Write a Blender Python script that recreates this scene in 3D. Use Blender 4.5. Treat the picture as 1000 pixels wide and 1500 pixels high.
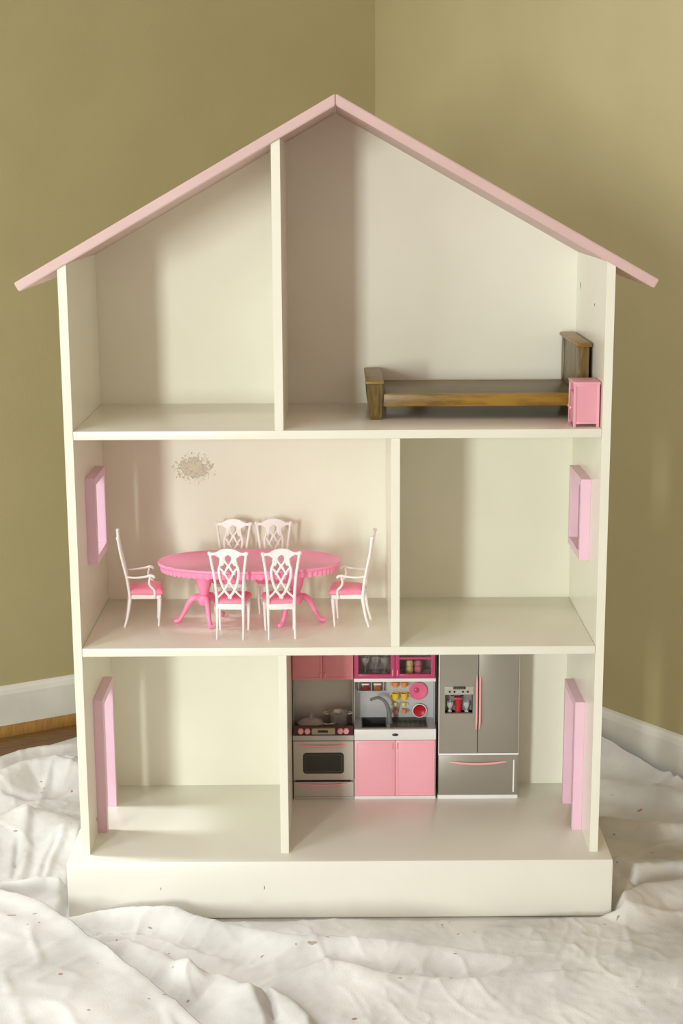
import bpy, bmesh, math, random
import numpy as np
from mathutils import Vector, Matrix
random.seed(7)
for o in list(bpy.data.objects): bpy.data.objects.remove(o)
S = bpy.context.scene
C = S.collection

# ------------------------------------------------------------------ camera
cam = bpy.data.cameras.new('camera'); camo = bpy.data.objects.new('camera', cam); C.objects.link(camo)
cam.sensor_fit = 'VERTICAL'; cam.sensor_height = 36; cam.lens = 2305.86/1500*36
cam.clip_start = 0.05; cam.clip_end = 60
Rm = Matrix(((1.0, 0.0022, 0.0057), (-0.0033, 0.9776, 0.2104), (-0.0052, -0.2104, 0.9776)))
r, f, u = Rm.col[0], Rm.col[1], Rm.col[2]
r = r.normalized(); f = (f - r*f.dot(r)).normalized(); u = r.cross(f)
camo.matrix_world = Matrix(((r.x, u.x, -f.x, 0.0003), (r.y, u.y, -f.y, -2.3341), (r.z, u.z, -f.z, 1.1549), (0, 0, 0, 1)))
S.camera = camo
S.cycles.max_bounces = 14; S.cycles.diffuse_bounces = 10

# ------------------------------------------------------------------ light
S.view_settings.view_transform = 'Standard'; S.view_settings.look = 'None'
S.view_settings.exposure = 0.41; S.view_settings.gamma = 1.0; S.view_settings.use_curve_mapping = False
w = bpy.data.worlds.new('room_light'); S.world = w; w.use_nodes = True
bg = w.node_tree.nodes['Background']; bg.inputs[0].default_value = (1.0, 0.80, 0.655, 1); bg.inputs[1].default_value = 0.41
def area(name, loc, target, sx, sy, power, col):
    l = bpy.data.lights.new(name, 'AREA'); l.shape = 'RECTANGLE'; l.size = sx; l.size_y = sy; l.energy = power; l.color = col
    o = bpy.data.objects.new(name, l); C.objects.link(o); o.location = loc
    o.rotation_euler = (Vector(target)-Vector(loc)).to_track_quat('-Z', 'Y').to_euler()
    return o
area('front_window_daylight', (-2.75, -6.3, 1.10), (0, 0.1, 0.5), 0.56, 1.8, 176, (0.93, 1.0, 0.93))
area('side_fill', (-2.5, -2.1, 1.55), (0, 0.1, 0.4), 1.0, 1.2, 21, (0.93, 1.0, 0.98))  # added soft fill with no known window, lifts floors and right inner panels
area('left_window_daylight', (-1.72, 0.24, 1.62), (-1.235, -0.635, 1.35), 0.5, 0.85, 62, (0.95, 1.0, 0.99))

# ------------------------------------------------------------------ materials
def M(name, col, rough=0.5, col2=None, scale=20, detail=4, bump=0.0, bscale=60, metal=0.0, spec=0.5, stretch=None, trans=0.0, ramp=(0.35, 0.65), coat=0.0, ior=1.45):
    m = bpy.data.materials.new(name); m.use_nodes = True
    nt = m.node_tree; b = nt.nodes['Principled BSDF']
    b.inputs['Roughness'].default_value = rough; b.inputs['Metallic'].default_value = metal
    b.inputs['Specular IOR Level'].default_value = spec; b.inputs['Transmission Weight'].default_value = trans
    b.inputs['Coat Weight'].default_value = coat; b.inputs['IOR'].default_value = ior
    tc = nt.nodes.new('ShaderNodeTexCoord'); mp = nt.nodes.new('ShaderNodeMapping')
    nt.links.new(tc.outputs['Object'], mp.inputs[0])
    if stretch: mp.inputs['Scale'].default_value = stretch
    n = nt.nodes.new('ShaderNodeTexNoise'); n.inputs['Scale'].default_value = scale; n.inputs['Detail'].default_value = detail
    nt.links.new(mp.outputs[0], n.inputs['Vector'])
    cr = nt.nodes.new('ShaderNodeValToRGB'); cr.color_ramp.elements[0].position = ramp[0]; cr.color_ramp.elements[1].position = ramp[1]
    c2 = col2 or tuple(min(1, c*1.05) for c in col)
    cr.color_ramp.elements[0].color = (*col, 1); cr.color_ramp.elements[1].color = (*c2, 1)
    nt.links.new(n.outputs['Fac'], cr.inputs[0]); nt.links.new(cr.outputs[0], b.inputs['Base Color'])
    if bump:
        n2 = nt.nodes.new('ShaderNodeTexNoise'); n2.inputs['Scale'].default_value = bscale; n2.inputs['Detail'].default_value = 3
        nt.links.new(mp.outputs[0], n2.inputs['Vector'])
        bp = nt.nodes.new('ShaderNodeBump'); bp.inputs['Strength'].default_value = bump; bp.inputs['Distance'].default_value = 0.002
        nt.links.new(n2.outputs['Fac'], bp.inputs['Height']); nt.links.new(bp.outputs[0], b.inputs['Normal'])
    return m
CREAM = (0.82, 0.805, 0.70)
cream = M('cream_paint', CREAM, 0.24, (0.845, 0.83, 0.73), 9, bump=0.06, bscale=90)
pinkp = M('pale_pink_paint', (0.64, 0.445, 0.435), 0.42, (0.67, 0.47, 0.46), 14, bump=0.05)
framep = M('pink_frame_paint', (0.80, 0.53, 0.66), 0.42, (0.83, 0.56, 0.69), 14, bump=0.05)
wallm = M('khaki_wall_paint', (0.375, 0.32, 0.166), 0.6, (0.395, 0.337, 0.178), 6, bump=0.12, bscale=260)
basem = M('white_trim_paint', (0.62, 0.61, 0.56), 0.45, (0.70, 0.69, 0.64), 12)
oakm = M('oak_floor', (0.115, 0.055, 0.014), 0.4, (0.20, 0.10, 0.028), 30, stretch=(1, 9, 1), bump=0.05)
shoem = M('oak_shoe_moulding', (0.25, 0.125, 0.03), 0.4, (0.35, 0.18, 0.045), 30, stretch=(9, 1, 1))
gapm = M('dark_gap', (0.05, 0.03, 0.015), 0.8)
hotpink = M('pink_plastic', (0.98, 0.31, 0.52), 0.34, (0.985, 0.33, 0.54), 8)
cush = M('pink_cushion_plastic', (0.95, 0.28, 0.42), 0.42, (0.96, 0.30, 0.44), 8)
whitep = M('white_plastic', (0.90, 0.87, 0.87), 0.36, (0.92, 0.89, 0.89), 8)
bedw = M('stained_oak', (0.115, 0.062, 0.010), 0.36, (0.34, 0.19, 0.030), 18, detail=6, stretch=(1.0, 6, 6), bump=0.06, bscale=80, ramp=(0.28, 0.62))
bedv = M('stained_oak_upright', (0.060, 0.034, 0.007), 0.36, (0.20, 0.125, 0.026), 26, detail=8, stretch=(8, 8, 1.0), bump=0.1, bscale=80, ramp=(0.33, 0.68))
bedtop = M('stained_oak_sheen', (0.15, 0.118, 0.046), 0.4, (0.185, 0.145, 0.062), 14, detail=5, stretch=(1.0, 5, 5))  # greyish olive sheen of the bed top put into its base colour
nsp = M('rose_plastic', (0.78, 0.36, 0.45), 0.4, (0.81, 0.39, 0.48), 10)
nspd = M('rose_plastic_panel', (0.75, 0.33, 0.41), 0.45, (0.77, 0.35, 0.43), 10)
silver = M('silver_plastic', (0.33, 0.305, 0.265), 0.38, (0.36, 0.33, 0.29), 6, metal=0.35)
silverl = M('light_silver_plastic', (0.50, 0.49, 0.48), 0.35, (0.55, 0.54, 0.53), 6, metal=0.3)
chrome = M('bright_chrome', (0.75, 0.74, 0.72), 0.14, (0.8, 0.79, 0.77), 6, metal=1.0)
blackp = M('black_gloss_plastic', (0.012, 0.011, 0.012), 0.2)
darkglass = M('dark_oven_glass', (0.035, 0.035, 0.025), 0.12)
darkgrey = M('dark_grey_plastic', (0.045, 0.05, 0.053), 0.3, (0.06, 0.066, 0.07), 8)
midgrey = M('mid_grey_plastic', (0.16, 0.17, 0.18), 0.3, (0.19, 0.2, 0.21), 8)
cabpink = M('rose_cabinet_plastic', (0.97, 0.45, 0.55), 0.36, (0.98, 0.47, 0.57), 8)
magenta = M('magenta_plastic', (0.52, 0.055, 0.17), 0.3, (0.55, 0.065, 0.19), 8)
handp = M('light_pink_handle', (0.90, 0.42, 0.45), 0.35)
whitec = M('white_counter_plastic', (0.84, 0.83, 0.84), 0.35)
red = M('red_plastic', (0.50, 0.012, 0.03), 0.25, (0.55, 0.016, 0.035), 8)
darkred = M('dark_red_sauce', (0.20, 0.012, 0.012), 0.3)
brown = M('brown_sauce', (0.32, 0.10, 0.02), 0.3)
yellow = M('yellow_plastic', (0.88, 0.58, 0.05), 0.28, (0.9, 0.62, 0.08), 8)
orange = M('orange_plastic', (0.80, 0.29, 0.07), 0.28, (0.83, 0.33, 0.1), 8)
plateP = M('pink_plate_plastic', (0.84, 0.16, 0.30), 0.22)
paleyel = M('pale_yellow_plastic', (0.78, 0.66, 0.32), 0.3)
gobm = M('goblet_plastic', (0.93, 0.93, 0.92), 0.10, trans=0.65, ior=1.35)
glass = M('clear_plastic', (0.96, 0.97, 0.97), 0.06, trans=1.0, ior=1.3)
clear = M('clear_pane', (0.97, 0.97, 0.97), 0.05, trans=1.0, ior=1.06)
scuff = M('dark_scuff', (0.16, 0.12, 0.08), 0.7)
displaym = M('gold_display_plastic', (0.40, 0.36, 0.25), 0.35)

def cream_with_peel():
    m = cream.copy(); m.name = 'cream_paint_peeled'
    nt = m.node_tree; b = nt.nodes['Principled BSDF']
    base = b.inputs['Base Color'].links[0].from_socket
    tc = nt.nodes.new('ShaderNodeTexCoord')
    sep = nt.nodes.new('ShaderNodeSeparateXYZ'); nt.links.new(tc.outputs['Object'], sep.inputs[0])
    def mth(op, a, bb=None):
        n = nt.nodes.new('ShaderNodeMath'); n.operation = op
        for i, v in enumerate((a, bb)):
            if v is None: continue
            if isinstance(v, (int, float)): n.inputs[i].default_value = v
            else: nt.links.new(v, n.inputs[i])
        return n.outputs[0]
    dx = mth('DIVIDE', mth('ADD', sep.outputs[0], 0.243), 0.034); dz = mth('DIVIDE', mth('ADD', sep.outputs[2], -0.668), 0.025)
    d = mth('SQRT', mth('ADD', mth('MULTIPLY', dx, dx), mth('MULTIPLY', dz, dz)))
    n = nt.nodes.new('ShaderNodeTexNoise'); n.inputs['Scale'].default_value = 190; n.inputs['Detail'].default_value = 3; n.inputs['Distortion'].default_value = 1.2
    nt.links.new(tc.outputs['Object'], n.inputs['Vector'])
    mask = nt.nodes.new('ShaderNodeMapRange'); mask.inputs['From Min'].default_value = 0.20; mask.inputs['From Max'].default_value = 0.30
    nt.links.new(mth('SUBTRACT', n.outputs['Fac'], mth('MULTIPLY', d, 0.40)), mask.inputs['Value'])
    mix = nt.nodes.new('ShaderNodeMix'); mix.data_type = 'RGBA'
    nt.links.new(mask.outputs[0], mix.inputs['Factor']); nt.links.new(base, mix.inputs['A']); mix.inputs['B'].default_value = (0.66, 0.60, 0.47, 1)
    nt.links.new(mix.outputs['Result'], b.inputs['Base Color'])
    bp = nt.nodes.new('ShaderNodeBump'); bp.inputs['Distance'].default_value = 0.0015; bp.inputs['Strength'].default_value = 0.8; bp.invert = True
    nt.links.new(mask.outputs[0], bp.inputs['Height'])
    old = b.inputs['Normal'].links[0].from_socket; nt.links.new(old, bp.inputs['Normal']); nt.links.new(bp.outputs[0], b.inputs['Normal'])
    return m
peel = cream_with_peel()

def cloth_mat():
    m = M('canvas_drop_cloth', (0.57, 0.56, 0.55), 0.9, (0.76, 0.75, 0.74), 7, detail=6, bump=0.25, bscale=420, spec=0.15)
    nt = m.node_tree; b = nt.nodes['Principled BSDF']; base = b.inputs['Base Color'].links[0].from_socket
    tc = nt.nodes.new('ShaderNodeTexCoord')
    def layer(base, scale, thr, col, seed):
        mp = nt.nodes.new('ShaderNodeMapping'); mp.inputs['Location'].default_value = (seed, seed*2.3, 0); mp.inputs['Scale'].default_value = (1, 1.5, 0.2)
        nt.links.new(tc.outputs['Object'], mp.inputs[0])
        nz = nt.nodes.new('ShaderNodeTexNoise'); nz.inputs['Scale'].default_value = 30; nt.links.new(mp.outputs[0], nz.inputs['Vector'])
        ad = nt.nodes.new('ShaderNodeVectorMath'); ad.operation = 'MULTIPLY_ADD'; nt.links.new(nz.outputs['Color'], ad.inputs[0]); ad.inputs[1].default_value = (.03, .03, 0); nt.links.new(mp.outputs[0], ad.inputs[2])
        v = nt.nodes.new('ShaderNodeTexVoronoi'); v.inputs['Scale'].default_value = scale; nt.links.new(ad.outputs[0], v.inputs['Vector'])
        sp = nt.nodes.new('ShaderNodeSeparateColor'); nt.links.new(v.outputs['Color'], sp.inputs[0])
        mr = nt.nodes.new('ShaderNodeMapRange'); mr.inputs['From Min'].default_value = 0.60; mr.inputs['From Max'].default_value = 1.0; mr.inputs['To Max'].default_value = thr
        nt.links.new(sp.outputs[0], mr.inputs['Value'])
        lt = nt.nodes.new('ShaderNodeMath'); lt.operation = 'LESS_THAN'; nt.links.new(v.outputs['Distance'], lt.inputs[0]); nt.links.new(mr.outputs[0], lt.inputs[1])
        mu = nt.nodes.new('ShaderNodeMath'); mu.operation = 'MULTIPLY'; nt.links.new(lt.outputs[0], mu.inputs[0]); mu.inputs[1].default_value = 0.75
        mx = nt.nodes.new('ShaderNodeMix'); mx.data_type = 'RGBA'; nt.links.new(mu.outputs[0], mx.inputs['Factor']); nt.links.new(base, mx.inputs['A']); mx.inputs['B'].default_value = (*col, 1)
        return mx.outputs['Result']
    c = layer(base, 19, 0.12, (0.36, 0.13, 0.10), 1.7)
    c = layer(c, 40, 0.12, (0.30, 0.22, 0.15), 5.1)
    nt.links.new(c, b.inputs['Base Color'])
    return m
clothm = cloth_mat()

# ------------------------------------------------------------------ mesh helpers
def box(bm, x0, x1, y0, y1, z0, z1, bev=0.0, seg=2):
    t = bmesh.new()
    bmesh.ops.create_cube(t, size=1)
    for v in t.verts: v.co = Vector(((x0+x1)/2+v.co.x*(x1-x0), (y0+y1)/2+v.co.y*(y1-y0), (z0+z1)/2+v.co.z*(z1-z0)))
    if bev: bmesh.ops.bevel(t, geom=t.edges[:], offset=bev, segments=seg, profile=0.5, affect='EDGES')
    merge(bm, t)
def merge(bm, t):
    me = bpy.data.meshes.new('tmp'); t.to_mesh(me); t.free(); bm.from_mesh(me); bpy.data.meshes.remove(me)
def lathe(bm, prof, cx=0, cy=0, cz=0, n=24, axis='Z', cap=True):
    rings = []
    for rr, z in prof:
        ring = []
        for k in range(n):
            a = 2*math.pi*k/n; p = (rr*math.cos(a), rr*math.sin(a), z)
            if axis == 'Y': p = (p[0], -p[2], p[1])      # local +z points to -Y (towards the viewer)
            if axis == 'X': p = (-p[2], p[0], p[1])
            ring.append(bm.verts.new((cx+p[0], cy+p[1], cz+p[2])))
        rings.append(ring)
    for a, b in zip(rings, rings[1:]):
        for k in range(n): bm.faces.new((a[k], a[(k+1) % n], b[(k+1) % n], b[k]))
    if cap:
        bm.faces.new(rings[0][::-1]); bm.faces.new(rings[-1])
def catmull(pts, n=6):
    P = [np.array(p, float) for p in pts]; P = [2*P[0]-P[1]]+P+[2*P[-1]-P[-2]]; out = []
    for i in range(1, len(P)-2):
        for k in range(n):
            t = k/n; a, b, c, d = P[i-1:i+3]
            out.append(0.5*((2*b)+(-a+c)*t+(2*a-5*b+4*c-d)*t*t+(-a+3*b-3*c+d)*t**3))
    out.append(P[-2]); return out
def tube(bm, pts, rad, n=8, smooth=6, flat=(1, 1), up=(0, 1, 0), closed=False):
    """sweep an ellipse along pts; rad number or list per pt; flat=(side, up) scale"""
    pr = [rad]*len(pts) if isinstance(rad, (int, float)) else list(rad)
    if smooth:
        q = catmull([tuple(p)+(x,) for p, x in zip(pts, pr)], smooth); P = [Vector(v[:3]) for v in q]; Rr = [v[3] for v in q]
    else: P = [Vector(p) for p in pts]; Rr = pr
    up = Vector(up); rings = []
    for i, p in enumerate(P):
        t = (P[min(i+1, len(P)-1)]-P[max(i-1, 0)]).normalized()
        s = t.cross(up)
        if s.length < 1e-4: s = t.cross(Vector((1, 0, 0)))
        s.normalize(); v = s.cross(t).normalized()
        rings.append([bm.verts.new(p+s*(math.cos(a)*Rr[i]*flat[0])+v*(math.sin(a)*Rr[i]*flat[1])) for a in [2*math.pi*k/n for k in range(n)]])
    for a, b in zip(rings, rings[1:]):
        for k in range(n): bm.faces.new((a[k], a[(k+1) % n], b[(k+1) % n], b[k]))
    bm.faces.new(rings[0][::-1]); bm.faces.new(rings[-1])
def obj(name, bm, mat, parent=None, smooth=False, angle=35):
    bmesh.ops.recalc_face_normals(bm, faces=bm.faces[:])
    me = bpy.data.meshes.new(name); bm.to_mesh(me); bm.free()
    if smooth:
        for p in me.polygons: p.use_smooth = True
        try: me.set_sharp_from_angle(angle=math.radians(angle))
        except Exception: pass
    me.materials.append(mat)
    o = bpy.data.objects.new(name, me); C.objects.link(o)
    if parent: o.parent = parent
    return o
def bx(name, mat, parent, *a, bev=0.0):
    bm = bmesh.new(); box(bm, *a, bev=bev); return obj(name, bm, mat, parent, smooth=bev > 0)
def thing(name, label, cat, loc=(0, 0, 0), rz=0, group=None):
    o = bpy.data.objects.new(name, None); C.objects.link(o); o.empty_display_size = 0.02
    o.location = loc; o.rotation_euler = (0, 0, rz); o['label'] = label; o['category'] = cat
    if group: o['group'] = group
    return o
def tag(o, label, cat, group=None):
    o['label'] = label; o['category'] = cat
    if group: o['group'] = group
    return o
def struct(o): o['kind'] = 'structure'; return o
def dup(root, loc, rz, label):
    rt = root.copy(); C.objects.link(rt); rt.location = loc; rt.rotation_euler = (0, 0, rz); rt['label'] = label
    for ch in list(root.children):
        c = ch.copy(); C.objects.link(c); c.parent = rt
        for g in list(ch.children):
            d = g.copy(); C.objects.link(d); d.parent = c
    return rt

# ------------------------------------------------------------------ room
CX, CY = 0.0847, 1.2683                      # room corner (on the wall's baseboard face)
aL = math.radians(209.0); aR = math.radians(-53.4)
dL = Vector((math.cos(aL), math.sin(aL), 0)); dR = Vector((math.cos(aR), math.sin(aR), 0))
nL = Vector((math.sin(aL)*-1, math.cos(aL), 0));  nL = nL if nL.dot(dR) > 0 else -nL    # into the room
nR = Vector((-math.sin(aR), math.cos(aR), 0)); nR = nR if nR.dot(dL) > 0 else -nR
corner = Vector((CX, CY, 0))
ZF = -0.004
def wallbox(bm, d, n, s0, s1, t0, t1, z0, z1):
    vs = [bm.verts.new(corner+d*s+n*t+Vector((0, 0, z))) for z in (z0, z1) for s, t in ((s0, t0), (s1, t0), (s1, t1), (s0, t1))]
    for q in ((0, 1, 2, 3), (4, 5, 6, 7), (0, 1, 5, 4), (1, 2, 6, 5), (2, 3, 7, 6), (3, 0, 4, 7)): bm.faces.new([vs[i] for i in q])
BT = 0.012                                   # baseboard thickness; its face passes through the corner point
for side, d, n in (('left', dL, nL), ('right', dR, nR)):
    bm = bmesh.new(); wallbox(bm, d, n, -0.15, 3.0, -BT-0.1, -BT, ZF, 2.55); struct(obj('wall_'+side, bm, wallm))
    bm = bmesh.new()
    prof = [(-BT, ZF), (0, ZF), (0, 0.083), (-0.003, 0.092), (-0.007, 0.097), (-BT, 0.100)]
    A = [bm.verts.new(corner+d*-0.02+n*t+Vector((0, 0, z))) for t, z in prof]; B = [bm.verts.new(corner+d*3.0+n*t+Vector((0, 0, z))) for t, z in prof]
    for i in range(len(prof)): j = (i+1) % len(prof); bm.faces.new((A[i], A[j], B[j], B[i]))
    bm.faces.new(A); bm.faces.new(B)
    struct(obj('baseboard_'+side, bm, basem))
bm = bmesh.new(); rr = 0.017
pr = [(0, ZF)]+[(rr*math.cos(a), ZF+(rr+0.003)*math.sin(a)) for a in [math.pi/2*k/5 for k in range(6)]]
A = [bm.verts.new(corner+dL*0.0+nL*t+Vector((0, 0, z))) for t, z in pr]; B = [bm.verts.new(corner+dL*3.0+nL*t+Vector((0, 0, z))) for t, z in pr]
for i in range(len(pr)): j = (i+1) % len(pr); bm.faces.new((A[i], A[j], B[j], B[i]))
bm.faces.new(A); bm.faces.new(B); struct(obj('trim_1', bm, shoem, smooth=True))
bm = bmesh.new(); box(bm, -4.2, 4.2, -7.0, 2.2, -0.06, ZF-0.004)
floor = struct(obj('floor', bm, oakm))
for k in range(9):                           # oak strips beside the left wall, the ones the cloth leaves bare and the next few
    t0 = 0.017+k*0.058
    for j, (s0, s1) in enumerate(((0.02, 0.62), (0.62, 1.35), (1.35, 2.3)) if k % 2 else ((0.02, 0.95), (0.95, 1.8), (1.8, 2.3))):
        bm = bmesh.new(); wallbox(bm, dL, nL, s0+0.0006, s1-0.0006, t0+0.0006, t0+0.0574, ZF-0.004, ZF)
        obj('plank', bm, oakm, floor)

# ------------------------------------------------------------------ drop cloth
def vnoise(x, y, seed):
    xi, yi = np.floor(x).astype(int), np.floor(y).astype(int); fx, fy = x-xi, y-yi
    fx = fx*fx*fx*(fx*(fx*6-15)+10); fy = fy*fy*fy*(fy*(fy*6-15)+10)
    def h(a, b):
        n = np.sin(a*127.1+b*311.7+seed*74.7)*43758.5453; return n-np.floor(n)
    return (h(xi, yi)*(1-fx)+h(xi+1, yi)*fx)*(1-fy)+(h(xi, yi+1)*(1-fx)+h(xi+1, yi+1)*fx)*fy
def seg_dist(x, y, pts):
    """distance to a polyline, its side, and the fraction along it"""
    best = np.full(x.shape, 9.0); side = np.zeros(x.shape); along = np.zeros(x.shape); n = len(pts)-1
    for i in range(n):
        ax, ay = pts[i]; bx_, by_ = pts[i+1]; ex, ey = bx_-ax, by_-ay; L = ex*ex+ey*ey
        t = np.clip(((x-ax)*ex+(y-ay)*ey)/L, 0, 1); dx, dy = x-ax-t*ex, y-ay-t*ey; d = np.hypot(dx, dy)
        m = d < best; best = np.where(m, d, best); side = np.where(m, np.sign(ex*dy-ey*dx), side); along = np.where(m, (i+t)/n, along)
    return best, side, along
RIDGES = [  # points on the floor (x, y), height, half width on the far and near side
    ([(-0.80, 0.38), (-0.636, 0.444), (-0.598, 0.512), (-0.55, 0.54), (-0.507, 0.532), (-0.40, 0.50)], 0.046, 0.055, 0.040),
    ([(-0.80, 0.50), (-0.666, 0.586), (-0.635, 0.63), (-0.60, 0.663), (-0.534, 0.681), (-0.40, 0.70)], 0.022, 0.040, 0.016),
    ([(-0.75, 0.20), (-0.597, 0.256), (-0.558, 0.30), (-0.506, 0.284), (-0.455, 0.225), (-0.44, 0.16)], 0.034, 0.055, 0.075),
    ([(-0.57, 0.34), (-0.553, 0.308), (-0.54, 0.192), (-0.528, 0.071), (-0.53, 0.03)], 0.011, 0.010, 0.024),
    ([(-0.46, 0.25), (-0.477, 0.216), (-0.49, 0.155), (-0.487, 0.069), (-0.49, 0.03)], 0.010, 0.009, 0.022),
    ([(-0.62, 0.25), (-0.60, 0.18), (-0.61, 0.08)], 0.010, 0.012, 0.024),
    ([(-0.75, 0.03), (-0.55, 0.026), (-0.506, 0.031), (-0.469, 0.038), (-0.44, 0.032), (-0.42, 0.02)], 0.028, 0.022, 0.014),
    ([(-0.43, -0.078), (-0.373, -0.053), (-0.305, -0.040), (-0.254, -0.059), (-0.209, -0.089), (-0.123, -0.135), (-0.06, -0.164), (0.022, -0.173), (0.15, -0.17), (0.30, -0.19)], 0.025, 0.016, 0.036),
    ([(-0.408, -0.101), (-0.363, -0.12), (-0.311, -0.12), (-0.257, -0.143), (-0.212, -0.178), (-0.15, -0.20)], 0.012, 0.010, 0.022),
    ([(-0.38, -0.19), (-0.36, -0.176), (-0.316, -0.164), (-0.261, -0.202), (-0.215, -0.250), (-0.18, -0.28)], 0.020, 0.012, 0.045),
    ([(-0.25, -0.235), (-0.217, -0.239), (-0.166, -0.255), (-0.125, -0.294), (-0.104, -0.372), (-0.10, -0.45)], 0.022, 0.014, 0.050),
    ([(-0.11, -0.27), (-0.095, -0.295), (-0.07, -0.327), (-0.045, -0.372), (-0.03, -0.45)], 0.018, 0.012, 0.030),
    ([(-0.12, -0.262), (-0.019, -0.226), (0.06, -0.253), (0.20, -0.26), (0.42, -0.22)], 0.013, 0.014, 0.040),
    ([(0.44, 0.50), (0.54, 0.44), (0.60, 0.40), (0.70, 0.36)], 0.020, 0.050, 0.018),
    ([(0.44, 0.33), (0.478, 0.293), (0.521, 0.270), (0.60, 0.265), (0.75, 0.22)], 0.018, 0.035, 0.014),
    ([(0.44, 0.13), (0.464, 0.109), (0.491, 0.085), (0.569, 0.094), (0.70, 0.08)], 0.026, 0.050, 0.020),
    ([(0.42, -0.06), (0.450, -0.03), (0.499, 0.015), (0.558, 0.030), (0.70, 0.0)], 0.026, 0.014, 0.045),
    ([(0.56, 0.36), (0.583, 0.392), (0.636, 0.491), (0.663, 0.525)], 0.014, 0.02, 0.03),
]
CREASES = [[(-0.632, 0.42), (-0.571, 0.432), (-0.498, 0.47)], [(-0.647, 0.496), (-0.622, 0.567), (-0.594, 0.596), (-0.555, 0.566), (-0.508, 0.536)], [(-0.482, 0.222), (-0.496, 0.155), (-0.491, 0.066)], [(-0.52, -0.015), (-0.474, -0.03), (-0.431, -0.037)], [(-0.425, -0.064), (-0.375, -0.114), (-0.291, -0.115), (-0.252, -0.133), (-0.218, -0.168)], [(-0.111, -0.279), (-0.095, -0.321), (-0.088, -0.372)], [(-0.196, -0.253), (-0.157, -0.246), (-0.121, -0.277)], [(0.583, 0.392), (0.636, 0.491), (0.662, 0.522)], [(0.477, 0.301), (0.522, 0.264), (0.566, 0.258)], [(0.457, 0.099), (0.494, 0.053), (0.517, 0.027)], [(-0.558, 0.33), (-0.526, 0.36), (-0.478, 0.347)], [(-0.554, 0.217), (-0.537, 0.082)]]
def cloth_z(x, y):
    wx = x+0.03*(vnoise(x*7, y*7, 1)-.5); wy = y+0.03*(vnoise(x*7, y*7, 2)-.5)
    z = 0.005+0.009*vnoise(wx*5, wy*5, 3)+0.006*(1-np.abs(2*vnoise(wx*8+1, wy*8, 4)-1))**7*vnoise(x*4, y*4, 9)+0.0030*(1-np.abs(2*vnoise(wx*19+wy*9, wy*15-wx*5, 5)-1))**5*vnoise(x*8, y*8, 8)+0.0018*(1-np.abs(2*vnoise(wx*33-wy*12, wy*26+wx*9, 15)-1))**4*vnoise(x*9, y*9, 18)+0.0012*vnoise(wx*80, wy*80, 6)
    for pts, h, w1, w2 in RIDGES:
        d, sd, al = seg_dist(wx*0.5+x*0.5, wy*0.5+y*0.5, pts)
        wd = np.where(sd > 0, w1, w2); taper = np.clip(np.minimum(al, 1-al)*4.5+0.03, 0, 1)
        z = z+h*np.exp(-(d/wd)**2)*taper
    for pts in CREASES:
        d, sd, al = seg_dist(x, y, pts); z = z-0.009*np.exp(-(d/0.0055)**2)*np.clip(np.minimum(al, 1-al)*6+0.1, 0, 1)
    z = np.maximum(z, -0.0005)
    # flattened beneath the dollhouse plinth and out of it at the edge
    ex = np.maximum(np.abs(x)-0.432, 0); ey = np.maximum(np.maximum(-0.032-y, y-0.33), 0); e = np.hypot(ex, ey)
    k = np.clip(e/0.022, 0, 1); k = k*k*(3-2*k); z = z*k-0.0015*(1-k)
    return z
s = np.concatenate([np.linspace(0.015, 0.3, 18)[:-1], np.linspace(0.3, 2.0, 480), np.linspace(2.0, 3.3, 45)[1:]])
t = np.concatenate([np.linspace(0, 1.75, 520), np.linspace(1.75, 3.0, 45)[1:]]); NS, NT = len(s), len(t)
SS, TT = np.meshgrid(s, t, indexing='ij')
edge = np.clip(0.107+0.2*(SS-0.79), 0.06, 0.3)+0.003*np.sin(SS*31)
TT = TT+edge
PX = CX+dL.x*SS+dR.x*TT; PY = CY+dL.y*SS+dR.y*TT
PZ = cloth_z(PX, PY)
dw = (PX-CX)*nR.x+(PY-CY)*nR.y               # distance from the right wall: the cloth laps up the baseboard
PX += nR.x*0.003; PY += nR.y*0.003
climb = np.clip(1-(dw-0.01)/0.055, 0, 1); alongR = (PX-CX)*dR.x+(PY-CY)*dR.y
PZ = PZ+climb**2*np.clip(0.052-0.2*(alongR-0.75), 0.002, 0.055)
nl = (PX-CX)*nL.x+(PY-CY)*nL.y-edge          # cloth edge lies down on the oak
PZ = PZ*np.clip(nl/0.05+0.25, 0.25, 1)
verts = np.stack([PX, PY, PZ], -1).reshape(-1, 3)
idx = np.arange(NS*NT).reshape(NS, NT)
faces = np.stack([idx[:-1, :-1], idx[1:, :-1], idx[1:, 1:], idx[:-1, 1:]], -1).reshape(-1, 4)
def grid_obj(name, verts, faces, mat, parent=None):
    me = bpy.data.meshes.new(name); me.from_pydata(verts.tolist(), [], faces.tolist()); me.materials.append(mat)
    me.polygons.foreach_set('use_smooth', [True]*len(me.polygons))
    if sum(p.normal.z for p in list(me.polygons)[:500]) < 0: me.flip_normals()
    o = bpy.data.objects.new(name, me); C.objects.link(o)
    if parent: o.parent = parent
    return o
cloth = tag(grid_obj('drop_cloth', verts, faces, clothm), 'rumpled off white canvas drop cloth with paint specks spread under the dollhouse', 'drop cloth')
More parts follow.
